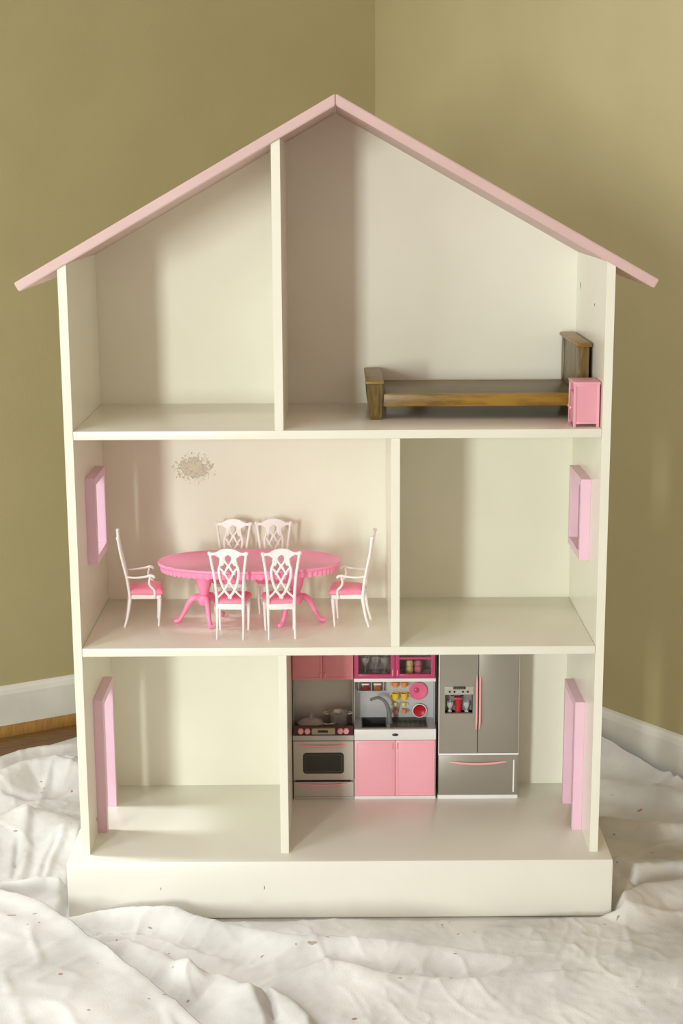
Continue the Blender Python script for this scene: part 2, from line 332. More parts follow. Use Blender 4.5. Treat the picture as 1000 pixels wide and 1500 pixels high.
# the corner folded back over itself in front, its edge running diagonally
EDGE = [(-0.85, 0.05), (-0.70, 0.03), (-0.60, 0.012), (-0.543, -0.007), (-0.478, -0.048), (-0.423, -0.106), (-0.365, -0.171), (-0.311, -0.239), (-0.212, -0.37), (-0.10, -0.52), (0.02, -0.70)]
E2 = np.array([v[:2] for v in catmull(EDGE, 14)])
n1 = len(E2); NR_ = 90; off = np.linspace(0, 1, NR_)**1.3*0.62
tang = np.gradient(E2, axis=0); tang /= np.linalg.norm(tang, axis=1)[:, None]
dirv = np.array([-0.62, -0.78]); FX = E2[:, 0][:, None]+dirv[0]*off; FY = E2[:, 1][:, None]+dirv[1]*off
FZ = cloth_z(FX, FY)*0.3+0.020+0.010*np.exp(-(off/0.02)**2)[None, :]+0.012*(1-np.exp(-off/0.05))[None, :]+0.010*vnoise(FX*6, FY*9, 21)+0.005*(1-np.abs(2*vnoise(FX*14+FY*6, FY*10, 23)-1))**5+0.003*(1-np.abs(2*vnoise(FX*25-FY*18, FY*16+FX*6, 27)-1))**4
FZ = np.maximum(FZ, cloth_z(FX, FY)+0.003)
lip = FZ[:, :1]-0.008
FX = np.concatenate([FX[:, :1]-0.006*dirv[0]*-1, FX], 1); FY = np.concatenate([FY[:, :1]-0.006*dirv[1]*-1, FY], 1); FZ = np.concatenate([np.maximum(cloth_z(FX[:, :1], FY[:, :1])+0.001, lip), FZ], 1)
idx = np.arange(n1*(NR_+1)).reshape(n1, NR_+1)
faces = np.stack([idx[:-1, :-1], idx[1:, :-1], idx[1:, 1:], idx[:-1, 1:]], -1).reshape(-1, 4)
grid_obj('folded_flap', np.stack([FX, FY, FZ], -1).reshape(-1, 3), faces, clothm, cloth)

# ------------------------------------------------------------------ dollhouse
H, T, D = 0.41, 0.0131, 0.289
HI = H-T; ZP, Z2, ZA = 0.0974, 0.4386, 0.7779
RZ, SL, RT = 1.2666, 0.267/0.4738, 0.0165     # ridge top, slope, vertical roof thickness
roof_under = lambda x: RZ-RT-SL*abs(x)
house = thing('dollhouse', 'tall cream wooden dollhouse with three open storeys and a pink gabled roof', 'dollhouse', (0, 0, 0))
plm = M('plinth_paint', (0.81, 0.795, 0.73), 0.26, (0.83, 0.815, 0.75), 9, bump=0.05, bscale=90)
bx('plinth', plm, house, -0.4304, 0.4304, -0.0294, D+0.03, 0.0, ZP, bev=0.004)
def side_panel(sx, holes):
    xo, xi = sx*H, sx*HI
    ys = sorted({0, D+0.004, *[h[0] for h in holes], *[h[1] for h in holes]})
    zs = sorted({ZP, 1.0, *[h[2] for h in holes], *[h[3] for h in holes]})
    zs.append(None)                            # the slanted top
    bm = bmesh.new(); cache = {}
    def V(x, y, z):
        zz = roof_under(x) if z is None else z; k = (round(x, 5), round(y, 5), round(zz, 5))
        if k not in cache: cache[k] = bm.verts.new((x, y, zz))
        return cache[k]
    def solid(i, j):
        if not (0 <= i < len(ys)-1 and 0 <= j < len(zs)-1): return False
        if zs[j+1] is None: return True
        cy, cz = (ys[i]+ys[i+1])/2, (zs[j]+zs[j+1])/2
        return not any(h[0] < cy < h[1] and h[2] < cz < h[3] for h in holes)
    for i in range(len(ys)-1):
        for j in range(len(zs)-1):
            if not solid(i, j): continue
            y0, y1, z0, z1 = ys[i], ys[i+1], zs[j], zs[j+1]
            for x in (xo, xi): bm.faces.new([V(x, y0, z0), V(x, y1, z0), V(x, y1, z1), V(x, y0, z1)])
            if not solid(i-1, j): bm.faces.new([V(xo, y0, z0), V(xi, y0, z0), V(xi, y0, z1), V(xo, y0, z1)])
            if not solid(i+1, j): bm.faces.new([V(xo, y1, z0), V(xi, y1, z0), V(xi, y1, z1), V(xo, y1, z1)])
            if not solid(i, j-1): bm.faces.new([V(xo, y0, z0), V(xi, y0, z0), V(xi, y1, z0), V(xo, y1, z0)])
            if not solid(i, j+1): bm.faces.new([V(xo, y0, z1), V(xi, y0, z1), V(xi, y1, z1), V(xo, y1, z1)])
    return obj('side_panel', bm, cream, house)
FW = 0.0125                                     # frame bar width
WIN = {-1: (0.094, 0.207, 0.549, 0.688), 1: (0.086, 0.212, 0.553, 0.684)}
DOOR = {-1: (0.086, 0.208, ZP, 0.326), 1: (0.084, 0.207, ZP, 0.318)}
for sx in (-1, 1):
    wy0, wy1, wz0, wz1 = WIN[sx]; dy0, dy1, dz0, dz1 = DOOR[sx]
    side_panel(sx, [(wy0+FW, wy1-FW, wz0+FW, wz1-FW), (dy0+FW, dy1-FW, dz0, dz1-FW)])
    def frame(name, y0, y1, z0, z1, bottom):
        bm = bmesh.new()
        for xa, xb in ((HI-0.0155, HI), (H, H+0.003)):
            xs = sorted((sx*xa, sx*xb))
            box(bm, *xs, y0, y0+FW, z0, z1, bev=0.0006); box(bm, *xs, y1-FW, y1, z0, z1, bev=0.0006)
            box(bm, *xs, y0+FW, y1-FW, z1-FW, z1, bev=0.0006)
            if bottom: box(bm, *xs, y0+FW, y1-FW, z0, z0+FW, bev=0.0006)
        # lining of the hole
        xs = sorted((sx*(HI-0.001), sx*(H+0.001))); e = 0.0008
        box(bm, *xs, y0+FW-e, y0+FW, z0, z1-FW); box(bm, *xs, y1-FW, y1-FW+e, z0, z1-FW); box(bm, *xs, y0+FW, y1-FW, z1-FW, z1-FW+e)
        if bottom: box(bm, *xs, y0+FW, y1-FW, z0+FW-e, z0+FW)
        return obj(name, bm, framep, house)
    frame('window_frame', wy0, wy1, wz0, wz1, True)
    frame('door_frame', dy0, dy1, dz0, dz1, False)
# back board (pentagon)
bm = bmesh.new()
pent = [(-HI, ZP), (HI, ZP), (HI, roof_under(HI)), (0, roof_under(0)), (-HI, roof_under(HI))]
A = [bm.verts.new((x, D, z)) for x, z in pent]; B = [bm.verts.new((x, D+0.006, z)) for x, z in pent]
bm.faces.new(A); bm.faces.new(B)
for i in range(5): j = (i+1) % 5; bm.faces.new((A[i], A[j], B[j], B[i]))
obj('back_panel', bm, peel, house)
for z in (Z2, ZA): bx('floor_board', cream, house, -HI+0.0004, HI-0.0004, 0.0003, D-0.0003, z-T, z, bev=0.0008)
def divider(x1, z0, z1):
    x0 = x1-T; bm = bmesh.new()
    if z1 is None:
        vs = [bm.verts.new((x, y, z)) for x, y, z in ((x0, 0.0005, z0), (x1, 0.0005, z0), (x1, 0.0005, roof_under(x1)), (x0, 0.0005, roof_under(x0)), (x0, D, z0), (x1, D, z0), (x1, D, roof_under(x1)), (x0, D, roof_under(x0)))]
        for q in ((0, 1, 2, 3), (4, 5, 6, 7), (0, 1, 5, 4), (1, 2, 6, 5), (2, 3, 7, 6), (3, 0, 4, 7)): bm.faces.new([vs[i] for i in q])
    else: box(bm, x0, x1, 0.0005, D, z0, z1, bev=0.0006)
    return obj('divider', bm, cream, house)
divider(-0.081, ZA, None); divider(0.0941, Z2, ZA-T); divider(-0.0809, ZP, Z2-T)
for sx in (-1, 1):
    bm = bmesh.new(); ex = 0.4738; L = math.hypot(1, SL); nx, nz = SL/L, 1/L; th = RT*nz
    q = [(0.0005, RZ), (ex, RZ-SL*ex), (ex-nx*th, RZ-SL*ex-nz*th), (0.0005, RZ-RT)]
    A = [bm.verts.new((sx*x, -0.004, z)) for x, z in q]; B = [bm.verts.new((sx*x, D+0.012, z)) for x, z in q]
    bm.faces.new(A); bm.faces.new(B)
    for i in range(4): j = (i+1) % 4; bm.faces.new((A[i], A[j], B[j], B[i]))
    bmesh.ops.recalc_face_normals(bm, faces=bm.faces[:])
    bmesh.ops.bevel(bm, geom=bm.edges[:], offset=0.0012, segments=2, affect='EDGES')
    obj('roof_panel', bm, pinkp, house, smooth=True)
def mark(x, y, z, wx, wz, ax='y'):
    bm = bmesh.new(); r_ = 0.0003
    if ax == 'y': tube(bm, [(x, y, z+wz/2), (x+wx, y, z), (x-wx*.2, y, z-wz/2)], [0.0003, 0.0006, 0.0002], n=6)
    else: tube(bm, [(x, y, z+wz/2), (x, y+wx, z), (x, y-wx*.2, z-wz/2)], [0.0003, 0.0007, 0.0002], n=6)
    obj('scuff_mark', bm, scuff, house)
mark(-0.283, -0.0294, 0.052, 0.0004, 0.005); mark(-0.120, -0.0294, 0.053, 0.0008, 0.008)
mark(HI, 0.246, 0.975, 0.0006, 0.012, 'x'); mark(HI, 0.1, 0.955, 0.0004, 0.005, 'x'); mark(-HI, 0.075, 0.125, 0.001, 0.008, 'x')

# ------------------------------------------------------------------ dining set
tbl = thing('dining_table', 'glossy pink oval toy dining table on two tripod pedestals in the middle storey', 'table', (-0.1436, 0.141, Z2))
def oval(a, b, n, e=2.25):
    return [(a*math.copysign(abs(math.cos(2*math.pi*k/n))**(2/e), math.cos(2*math.pi*k/n)), b*math.copysign(abs(math.sin(2*math.pi*k/n))**(2/e), math.sin(2*math.pi*k/n))) for k in range(n)]
bm = bmesh.new(); N = 144; rings = []
for (da, z) in ((-0.006, 0.1035), (-0.003, 0.1052), (-0.001, 0.1050), (0, 0.1038), (0, 0.1016), (-0.0015, 0.1002), (-0.0035, 0.0995)):
    rings.append([bm.verts.new((x, y, z)) for x, y in oval(0.148+da, 0.078+da, N)])
for a, b in zip(rings, rings[1:]):
    for k in range(N): bm.faces.new((a[k], a[(k+1) % N], b[(k+1) % N], b[k]))
bm.faces.new(rings[0]); bm.faces.new(rings[-1])
obj('tabletop', bm, hotpink, tbl, smooth=True, angle=40)
bm = bmesh.new(); N = 72*4
ro = []
for z, amp, da in ((0.1000, 0, -0.004), (0.096, 1, -0.0045), (0.091, 1, -0.006)):
    ring = []
    for k, (x, y) in enumerate(oval(1, 1, N)):
        ph = (k % 4); bump_ = 0.0012*amp*(1 if ph in (1, 2) else -0.6)
        ring.append(bm.verts.new((x*(0.148+da+bump_), y*(0.078+da+bump_), z-(0.0012 if amp and z < 0.095 and ph in (1, 2) else 0))))
    ro.append(ring)
ri = [bm.verts.new((x*0.137, y*0.067, 0.0905)) for x, y in oval(1, 1, N)]; ri2 = [bm.verts.new((x*0.137, y*0.067, 0.1000)) for x, y in oval(1, 1, N)]
ro += [ri, ri2]
for a, b in zip(ro, ro[1:]):
    for k in range(N): bm.faces.new((a[k], a[(k+1) % N], b[(k+1) % N], b[k]))
obj('skirt', bm, hotpink, tbl, smooth=True, angle=30)
bm = bmesh.new(); N = 64
rings = [[bm.verts.new((x*a, y*b, z)) for x, y in oval(1, 1, N)] for a, b, z in ((0.118, 0.045, 0.1000), (0.116, 0.043, 0.0865))]
for k in range(N): bm.faces.new((rings[0][k], rings[0][(k+1) % N], rings[1][(k+1) % N], rings[1][k]))
bm.faces.new(rings[1]); bm.faces.new(rings[0]); obj('apron', bm, hotpink, tbl, smooth=True)
for sx, feet in ((-1, ((-0.122, -0.002), (-0.062, -0.035), (-0.048, 0.042))), (1, ((0.120, 0.0), (0.049, -0.032), (0.052, 0.040)))):
    cx = 0.0745*sx
    bm = bmesh.new()
    lathe(bm, [(0.0125, 0.0870), (0.0135, 0.084), (0.0132, 0.074), (0.0115, 0.063), (0.0085, 0.054), (0.0078, 0.050), (0.0115, 0.047), (0.0125, 0.043), (0.0115, 0.038), (0.009, 0.032), (0.004, 0.030)], cx, 0, 0, 24)
    ped = obj('pedestal', bm, hotpink, tbl, smooth=True)
    for fx, fy in feet:
        bm = bmesh.new(); dx, dy = fx-cx, fy
        P = lambda k, z: (cx+dx*k, dy*k, z)
        tube(bm, [P(0.08, 0.040), P(0.28, 0.0435), P(0.48, 0.037), P(0.66, 0.022), P(0.82, 0.009), P(0.93, 0.0045), P(1.05, 0.0042)], [0.0062, 0.0058, 0.0050, 0.0040, 0.0035, 0.0044, 0.0030], n=10, smooth=5, up=(0, 0, 1))
        obj('leg', bm, hotpink, ped, smooth=True, angle=60)

def chair_proto(arms):
    """chair faces +X, origin at the floor under the rear legs' mid point"""
    root = thing('dining_armchair' if arms else 'dining_chair', '', 'chair', group='dining chairs of the pink and white set')
    K = 1.06 if arms else 1.0
    def prof(z):                                # x of the rear post at height z
        return float(np.interp(z, [0, 0.02, 0.05, 0.083, 0.13, 0.155], [0.0, 0.006, 0.0105, 0.006, -0.0035, -0.0065]))
    HB = 0.143*K
    yw = lambda z: float(np.interp(z, [0, 0.05, 0.07, 0.10, HB], [0.0208, 0.0205, 0.0208, 0.0228, 0.0288]))*K
    for s_ in (-1, 1):
        bm = bmesh.new(); zs = [0, 0.018, 0.036, 0.05]
        tube(bm, [(prof(z), s_*yw(z), z) for z in zs], [0.0016, 0.0020, 0.0025, 0.0028], n=8, smooth=4, up=(0, 1, 0), flat=(1.1, 0.9)); obj('leg', bm, whitep, root, smooth=True, angle=60)
        bm = bmesh.new()
        tube(bm, [(0.055, s_*0.0225*K, 0.0), (0.0565, s_*0.0232*K, 0.022), (0.058, s_*0.0235*K, 0.047)], [0.0016, 0.0023, 0.0033], n=8, smooth=4, up=(0, 1, 0)); obj('leg', bm, whitep, root, smooth=True, angle=60)
        bm = bmesh.new(); zs = [0.048, 0.065, 0.085, 0.105, 0.125, HB]
        tube(bm, [(prof(z), s_*yw(z), z) for z in zs], [0.0028, 0.0026, 0.0024, 0.0023, 0.0023, 0.0024], n=8, smooth=4, up=(0, 1, 0), flat=(0.9, 1.0)); obj('back_post', bm, whitep, root, smooth=True, angle=60)
    # seat rail frame
    bm = bmesh.new()
    q = [(0.0085, -0.0205*K), (0.060, -0.0255*K), (0.060, 0.0255*K), (0.0085, 0.0205*K)]
    A = [bm.verts.new((x, y, 0.0465)) for x, y in q]; B = [bm.verts.new((x, y, 0.0535)) for x, y in q]
    bm.faces.new(A); bm.faces.new(B)
    for i in range(4): j = (i+1) % 4; bm.faces.new((A[i], A[j], B[j], B[i]))
    bmesh.ops.recalc_face_normals(bm, faces=bm.faces[:]); bmesh.ops.bevel(bm, geom=bm.edges[:], offset=0.001, segments=2, affect='EDGES')
    obj('seat_rail', bm, whitep, root, smooth=True)
    bm = bmesh.new(); rings = []
    for ins, z in ((0.001, 0.0532), (-0.0012, 0.0550), (-0.0016, 0.0580), (-0.0002, 0.0610), (0.003, 0.0630), (0.008, 0.0642)):
        ring = []
        for (x, y), n_ in zip(((0.012, -0.0205), (0.0625, -0.0268), (0.0625, 0.0268), (0.012, 0.0205)), range(4)):
            sxn = 1 if x > 0.03 else -1; syn = 1 if y > 0 else -1
            cxx, cyy = x-sxn*(ins+0.004), y*K-syn*(ins+0.004)
            for k in range(5):
                base_a = {(-1, -1): 180, (1, -1): 270, (1, 1): 0, (-1, 1): 90}[(sxn, syn)]
                a = math.radians(base_a+k*22.5); ring.append(bm.verts.new((cxx+0.004*math.cos(a), cyy+0.004*math.sin(a), z)))
        rings.append(ring)
    n = len(rings[0])
    for a, b in zip(rings, rings[1:]):
        for k in range(n): bm.faces.new((a[k], a[(k+1) % n], b[(k+1) % n], b[k]))
    bm.faces.new(rings[0][::-1]); bm.faces.new(rings[-1]); obj('seat', bm, cush, root, smooth=True, angle=70)
    # crest rail: flat plate with a raised middle and two ears
    Z = lambda yc: (1390-yc)/9.38*1.085e-3*K
    Y = lambda xc: (xc-390)/9.38*1.06e-3*K
    top = [(112, 158), (150, 160), (210, 162), (255, 140), (310, 115), (385, 104)]
    bot = [(112, 190), (150, 200), (205, 205), (255, 215), (290, 255), (350, 200)]
    bm = bmesh.new(); rowsF = []; rowsB = []
    tp = catmull(top, 5); bt = catmull([(112, 190), (150, 202), (205, 198), (250, 222), (300, 250), (385, 190)], 5)
    tp = tp+[np.array([780-p[0], p[1]]) for p in tp[::-1][1:]]; bt = bt+[np.array([780-p[0], p[1]]) for p in bt[::-1][1:]]
    th = 0.0017
    g = []
    for (a, b) in zip(tp, bt):
        za, zb = Z(a[1]), Z(b[1]); g.append([bm.verts.new((prof(za)+th, Y(a[0]), za)), bm.verts.new((prof(zb)+th, Y(b[0]), zb)), bm.verts.new((prof(zb)-th, Y(b[0]), zb)), bm.verts.new((prof(za)-th, Y(a[0]), za))])
    for a, b in zip(g, g[1:]):
        for k in range(4): bm.faces.new((a[k], a[(k+1) % 4], b[(k+1) % 4], b[k]))
    bm.faces.new(g[0]); bm.faces.new(g[-1])
    for yy in (-1, 1): lathe(bm, [(0.0001, -0.0030), (0.0024, -0.0022), (0.0030, 0.0), (0.0024, 0.0022), (0.0001, 0.0030)], prof(Z(172)), yy*Y(645), Z(172), 10)
    obj('crest_rail', bm, whitep, root, smooth=True, angle=40)
    # interlaced splat
    strands = [
        ([(300, 190), (288, 270), (280, 330), (256, 400), (258, 500), (285, 620), (335, 735), (410, 825)], 20),
        ([(330, 220), (345, 290), (385, 350), (440, 440), (470, 480)], 15),
        ([(276, 390), (320, 450), (395, 590), (440, 670), (490, 745), (580, 835)], 16),
        ([(325, 480), (345, 430), (385, 345)], 14),
    ]
    bm = bmesh.new()
    for pts, wd in strands:
        for mir in (0, 1):
            P = [((780-x) if mir else x, y) for x, y in pts]
            tube(bm, [(prof(Z(y)), Y(x), Z(y)) for x, y in P], wd/9.38*1.06e-3*K, n=8, smooth=4, up=(1, 0, 0), flat=(1, 0.75))
    # solid upper shoulders of the splat and the teardrop
    for mir in (0, 1):
        P = [(345, 190), (318, 240), (310, 300), (300, 350)]
        P = [((780-x) if mir else x, y) for x, y in P]
        tube(bm, [(prof(Z(y)), Y(x), Z(y)) for x, y in P], [0.0022, 0.0034, 0.0034, 0.0018], n=8, smooth=4, up=(1, 0, 0), flat=(1, 0.5))
    obj('splat', bm, whitep, root, smooth=True, angle=60)
    bm = bmesh.new(); box(bm, prof(0.06)-0.0018, prof(0.06)+0.0022, -0.0205*K, 0.0205*K, 0.0490, 0.0560, bev=0.0006); obj('lower_rail', bm, whitep, root, smooth=True)
    if arms:
        for s_ in (-1, 1):
            bm = bmesh.new()
            tube(bm, [(prof(0.084), s_*0.0235, 0.0845), (0.018, s_*0.0275, 0.0835), (0.034, s_*0.0295, 0.0845), (0.044, s_*0.030, 0.0865), (0.0495, s_*0.031, 0.0845), (0.0485, s_*0.031, 0.0825)], [0.0017, 0.0017, 0.0019, 0.0022, 0.0023, 0.0018], n=8, smooth=4, up=(0, 1, 0)); arm = obj('armrest', bm, whitep, root, smooth=True, angle=60)
            bm = bmesh.new()
            tube(bm, [(0.0435, s_*0.030, 0.0845), (0.0415, s_*0.0295, 0.076), (0.0435, s_*0.0290, 0.069), (0.0495, s_*0.0285, 0.062), (0.0500, s_*0.0280, 0.054), (0.0485, s_*0.0275, 0.0475)], [0.0017, 0.0019, 0.0020, 0.0022, 0.0022, 0.0022], n=8, smooth=4, up=(0, 1, 0)); obj('arm_support', bm, whitep, arm, smooth=True, angle=60)
    return root
ch = chair_proto(False); arm = chair_proto(True)
R = math.radians
ch.location = (-0.1707, 0.0445, Z2); ch.rotation_euler = (0, 0, R(86.5)); ch['label'] = 'white toy dining chair with pink seat, back to viewer, left of the front pair'
dup(ch, (-0.0888, 0.0430, Z2), R(96), 'white toy dining chair with pink seat, back to viewer, right of the front pair')
dup(ch, (-0.1765, 0.2480, Z2), R(-96), 'white toy dining chair behind the pink table, left of the back pair')
dup(ch, (-0.1085, 0.2490, Z2), R(-90), 'white toy dining chair behind the pink table, right of the back pair')
arm.location = (-0.3490, 0.1385, Z2); arm.rotation_euler = (0, 0, R(8)); arm['label'] = 'white toy armchair with pink seat at the left end of the pink table'
dup(arm, (0.0510, 0.1330, Z2), R(180-6), 'white toy armchair with pink seat at the right end of the table beside divider')

# ------------------------------------------------------------------ bed and nightstand
bed = thing('toy_bed', 'dark stained wooden toy bed without mattress on the attic floor', 'bed', (0.218, 0.19, ZA))
bo = Vector((0.218, 0.19, ZA))
def bp(name, mat, *a, bev=0.0, parent=bed): 
    bm = bmesh.new(); box(bm, *a, bev=bev); 
    for v in bm.verts: v.co -= bo
    return obj(name, bm, mat, parent, smooth=bev > 0)
y0, y1 = 0.0985, 0.276
def foot_post(yc, x0, x1, name='leg'):
    bm = bmesh.new(); rings = []
    for z, a, b, dd in ((0, x0+0.004, x1-0.003, 0.0075), (0.016, x0+0.0015, x1-0.001, 0.009), (0.036, x0, x1, 0.0095), (0.048, x0, x1, 0.0095), (0.0565, x0+0.001, x1-0.001, 0.0085)):
        rings.append([bm.verts.new(Vector((x, yc+y, ZA+z))-bo) for x, y in ((a, -dd), (b, -dd), (b, dd), (a, dd))])
    for a, b in zip(rings, rings[1:]):
        for k in range(4): bm.faces.new((a[k], a[(k+1) % 4], b[(k+1) % 4], b[k]))
    bm.faces.new(rings[0]); bm.faces.new(rings[-1])
    bmesh.ops.recalc_face_normals(bm, faces=bm.faces[:]); bmesh.ops.bevel(bm, geom=bm.edges[:], offset=0.001, segments=2, affect='EDGES')
    return obj(name, bm, bedv, bed, smooth=True)
for yc in (y0+0.0095, y1-0.0095): foot_post(yc, 0.0468, 0.0720)
bp('footboard', bedv, 0.052, 0.067, y0+0.017, y1-0.017, ZA+0.022, ZA+0.0575, bev=0.001)
bp('foot_cap', bedw, 0.0445, 0.0725, y0-0.003, y1+0.003, ZA+0.0565, ZA+0.0605, bev=0.0012)
bp('side_rail', bedw, 0.070, 0.373, y0+0.003, y0+0.013, ZA+0.0205, ZA+0.0400, bev=0.001)
bp('side_rail', bedw, 0.070, 0.373, y1-0.013, y1-0.003, ZA+0.0205, ZA+0.0400, bev=0.001)
bp('base_board', bedtop, 0.0685, 0.374, y0+0.0125, y1-0.0125, ZA+0.031, ZA+0.0395, bev=0.0006)
for yc in (y0+0.009, y1-0.009): bp('leg', bedv, 0.3725, 0.3905, yc-0.009, yc+0.009, ZA, ZA+0.1130, bev=0.001)
bp('headboard', bedv, 0.3745, 0.3885, y0+0.017, y1-0.017, ZA+0.02, ZA+0.1130, bev=0.001)
bp('head_cap', bedw, 0.3690, 0.3940, y0-0.004, y1+0.004, ZA+0.1125, ZA+0.1185, bev=0.0018)

ns = thing('nightstand', 'small pink plastic toy nightstand with a door and open shelf in front of the bed', 'nightstand', (0.3755, 0.042, ZA))
no = Vector((0.3755, 0.042, ZA))
def npart(name, mat, *a, bev=0.0, parent=ns):
    bm = bmesh.new(); box(bm, *a, bev=bev)
    for v in bm.verts: v.co -= no
    return obj(name, bm, mat, parent, smooth=bev > 0)
X0, X1, Y0, Y1, ZT = 0.3555, 0.3945, 0.0145, 0.0690, ZA+0.0685
for x in (X0, X1-0.0042):
    for y in (Y0, Y1-0.0042): npart('leg', nsp, x, x+0.0042, y, y+0.0042, ZA, ZT-0.002, bev=0.0005)
npart('top', nsp, X0-0.0008, X1+0.0008, Y0-0.0008, Y1+0.0008, ZT-0.0038, ZT, bev=0.0006)
for y in (Y0+0.0012, Y1-0.0030): npart('side_panel', nspd, X0+0.004, X1-0.004, y, y+0.0018, ZA+0.0065, ZT-0.003)
for y in (Y0+0.0004, Y1-0.0036): npart('rail', nsp, X0+0.004, X1-0.004, y, y+0.0032, ZA+0.0050, ZA+0.0090, bev=0.0004)
npart('rail', nsp, X0+0.004, X1-0.004, Y0+0.0004, Y0+0.0034, ZT-0.0070, ZT-0.0036, bev=0.0004)
npart('back_panel', nspd, X1-0.0030, X1-0.0012, Y0+0.004, Y1-0.004, ZA+0.006, ZT-0.003)
npart('shelf', nsp, X0+0.0006, X1-0.003, Y0+0.0030, Y1-0.0030, ZA+0.0480, ZA+0.0508, bev=0.0003)
npart('bottom_board', nsp, X0+0.0006, X1-0.003, Y0+0.0030, Y1-0.0030, ZA+0.0060, ZA+0.0086, bev=0.0003)
d_ = npart('door', nspd, X0+0.0006, X0+0.0026, Y0+0.0046, Y1-0.0046, ZA+0.0090, ZA+0.0476, bev=0.0004)
bm = bmesh.new(); lathe(bm, [(0.0014, 0), (0.0014, 0.0012), (0.0026, 0.0020), (0.0026, 0.0032), (0.001, 0.0040)], X0-no.x+0.0006, Y1-0.016-no.y, 0.028, 14, axis='X'); obj('knob', bm, nsp, d_, smooth=True)
bm = bmesh.new(); lathe(bm, [(0.0014, 0), (0.0014, 0.0012), (0.0030, 0.0020), (0.0030, 0.0036), (0.001, 0.0046)], X0-no.x+0.0006, Y0+0.018-no.y, 0.028, 14, axis='X'); obj('knob', bm, handp, d_, smooth=True)

# ------------------------------------------------------------------ toy kitchen
KF, KB = 0.2200, 0.2850                       # front and back of the units
def ring_frame(bm, x0, x1, z0, z1, w_, ya, yb, bev=0.0004):
    box(bm, x0, x0+w_, ya, yb, z0, z1, bev=bev); box(bm, x1-w_, x1, ya, yb, z0, z1, bev=bev)
    box(bm, x0+w_, x1-w_, ya, yb, z0, z0+w_, bev=bev); box(bm, x0+w_, x1-w_, ya, yb, z1-w_, z1, bev=bev)
def rounded(bm, x0, x1, z0, z1, rad, ya, yb, n=6):
    pts = []
    for cx, cz, a0 in ((x1-rad, z1-rad, 0), (x0+rad, z1-rad, 90), (x0+rad, z0+rad, 180), (x1-rad, z0+rad, 270)):
        for k in range(n+1): a = math.radians(a0+90*k/n); pts.append((cx+rad*math.cos(a), cz+rad*math.sin(a)))
    A = [bm.verts.new((x, ya, z)) for x, z in pts]; B = [bm.verts.new((x, yb, z)) for x, z in pts]
    bm.faces.new(A); bm.faces.new(B)
    for i in range(len(pts)): j = (i+1) % len(pts); bm.faces.new((A[i], A[j], B[j], B[i]))
def bow(name, mat, parent, x0, x1, z, r_=0.0022, y=KF, horiz=True, bulge=0.005, sag=0.0015):
    bm = bmesh.new()
    if horiz: pts = [(x0+(x1-x0)*k/8, y+0.0005-bulge*math.sin(math.pi*k/8), z-sag*math.sin(math.pi*k/8)) for k in range(9)]
    else: pts = [(z, y+0.0005-bulge*min(1, 3*math.sin(math.pi*k/8)), x0+(x1-x0)*k/8) for k in range(9)]
    tube(bm, pts, [r_*0.55]+[r_]*7+[r_*0.55], n=8, smooth=3, up=(0, 1, 0) if not horiz else (0, 0, 1)); return obj(name, bm, mat, parent, smooth=True, angle=60)

# --- stove
sx0, sx1 = -0.0795, 0.0248
sv = thing('toy_stove', 'silver toy stove unit with pink handles under pink wall cupboards', 'stove', ((sx0+sx1)/2, KB, ZP))
def at(parent):                                # put world-coordinate children under a placed Empty
    for ch_ in parent.children: ch_.location = -Vector(parent.location)
KT = ZP+0.302
bx('body', silver, sv, sx0, sx1, KF+0.004, KB, ZP+0.003, 0.208)
bx('kick_strip', silverl, sv, sx0, sx1, KF, KF+0.006, ZP, ZP+0.0052, bev=0.0004)
bm = bmesh.new(); box(bm, sx0+0.0005, sx1-0.0005, KF-0.0005, KF+0.006, ZP+0.0056, 0.1295, bev=0.0008); stovem = M('lit_stove_silver', (0.58, 0.555, 0.50), 0.36, (0.61, 0.585, 0.53), 6, metal=0.3)  # lit look of the stove front put into its colour, paler than the body
dr = obj('drawer', bm, stovem, sv, smooth=True)
bow('handle', handp, dr, sx0+0.004, sx1-0.006, 0.1265, 0.0019)
bm = bmesh.new(); box(bm, sx0+0.0005, sx1-0.0005, KF-0.0015, KF+0.006, 0.1335, 0.2040, bev=0.001); od = obj('oven_door', bm, stovem, sv, smooth=True)
bm = bmesh.new(); rounded(bm, sx0+0.017, sx1-0.017, 0.1455, 0.1835, 0.006, KF-0.0022, KF); win_ = obj('oven_window', bm, darkglass, od)
bm = bmesh.new(); ring_frame(bm, sx0+0.020, sx1-0.020, 0.1485, 0.1805, 0.0012, KF-0.0028, KF-0.0020, bev=0.0002); obj('window_trim', bm, M('oven_trim_plastic', (0.10, 0.10, 0.075), 0.3), win_)
bow('handle', handp, od, sx0+0.004, sx1-0.006, 0.1975, 0.0022)
bx('door_gap', blackp, sv, sx0+0.004, sx1-0.006, KF, KF+0.004, 0.1297, 0.1334)
bx('front_strip', silverl, sv, sx0, sx1, KF-0.001, KF+0.006, 0.2050, 0.2140, bev=0.0006)
bx('cooktop', M('cooktop_plastic', (0.035, 0.028, 0.025), 0.22), sv, sx0+0.001, sx1-0.001, KF+0.004, KB-0.004, 0.2080, 0.2150, bev=0.0006)
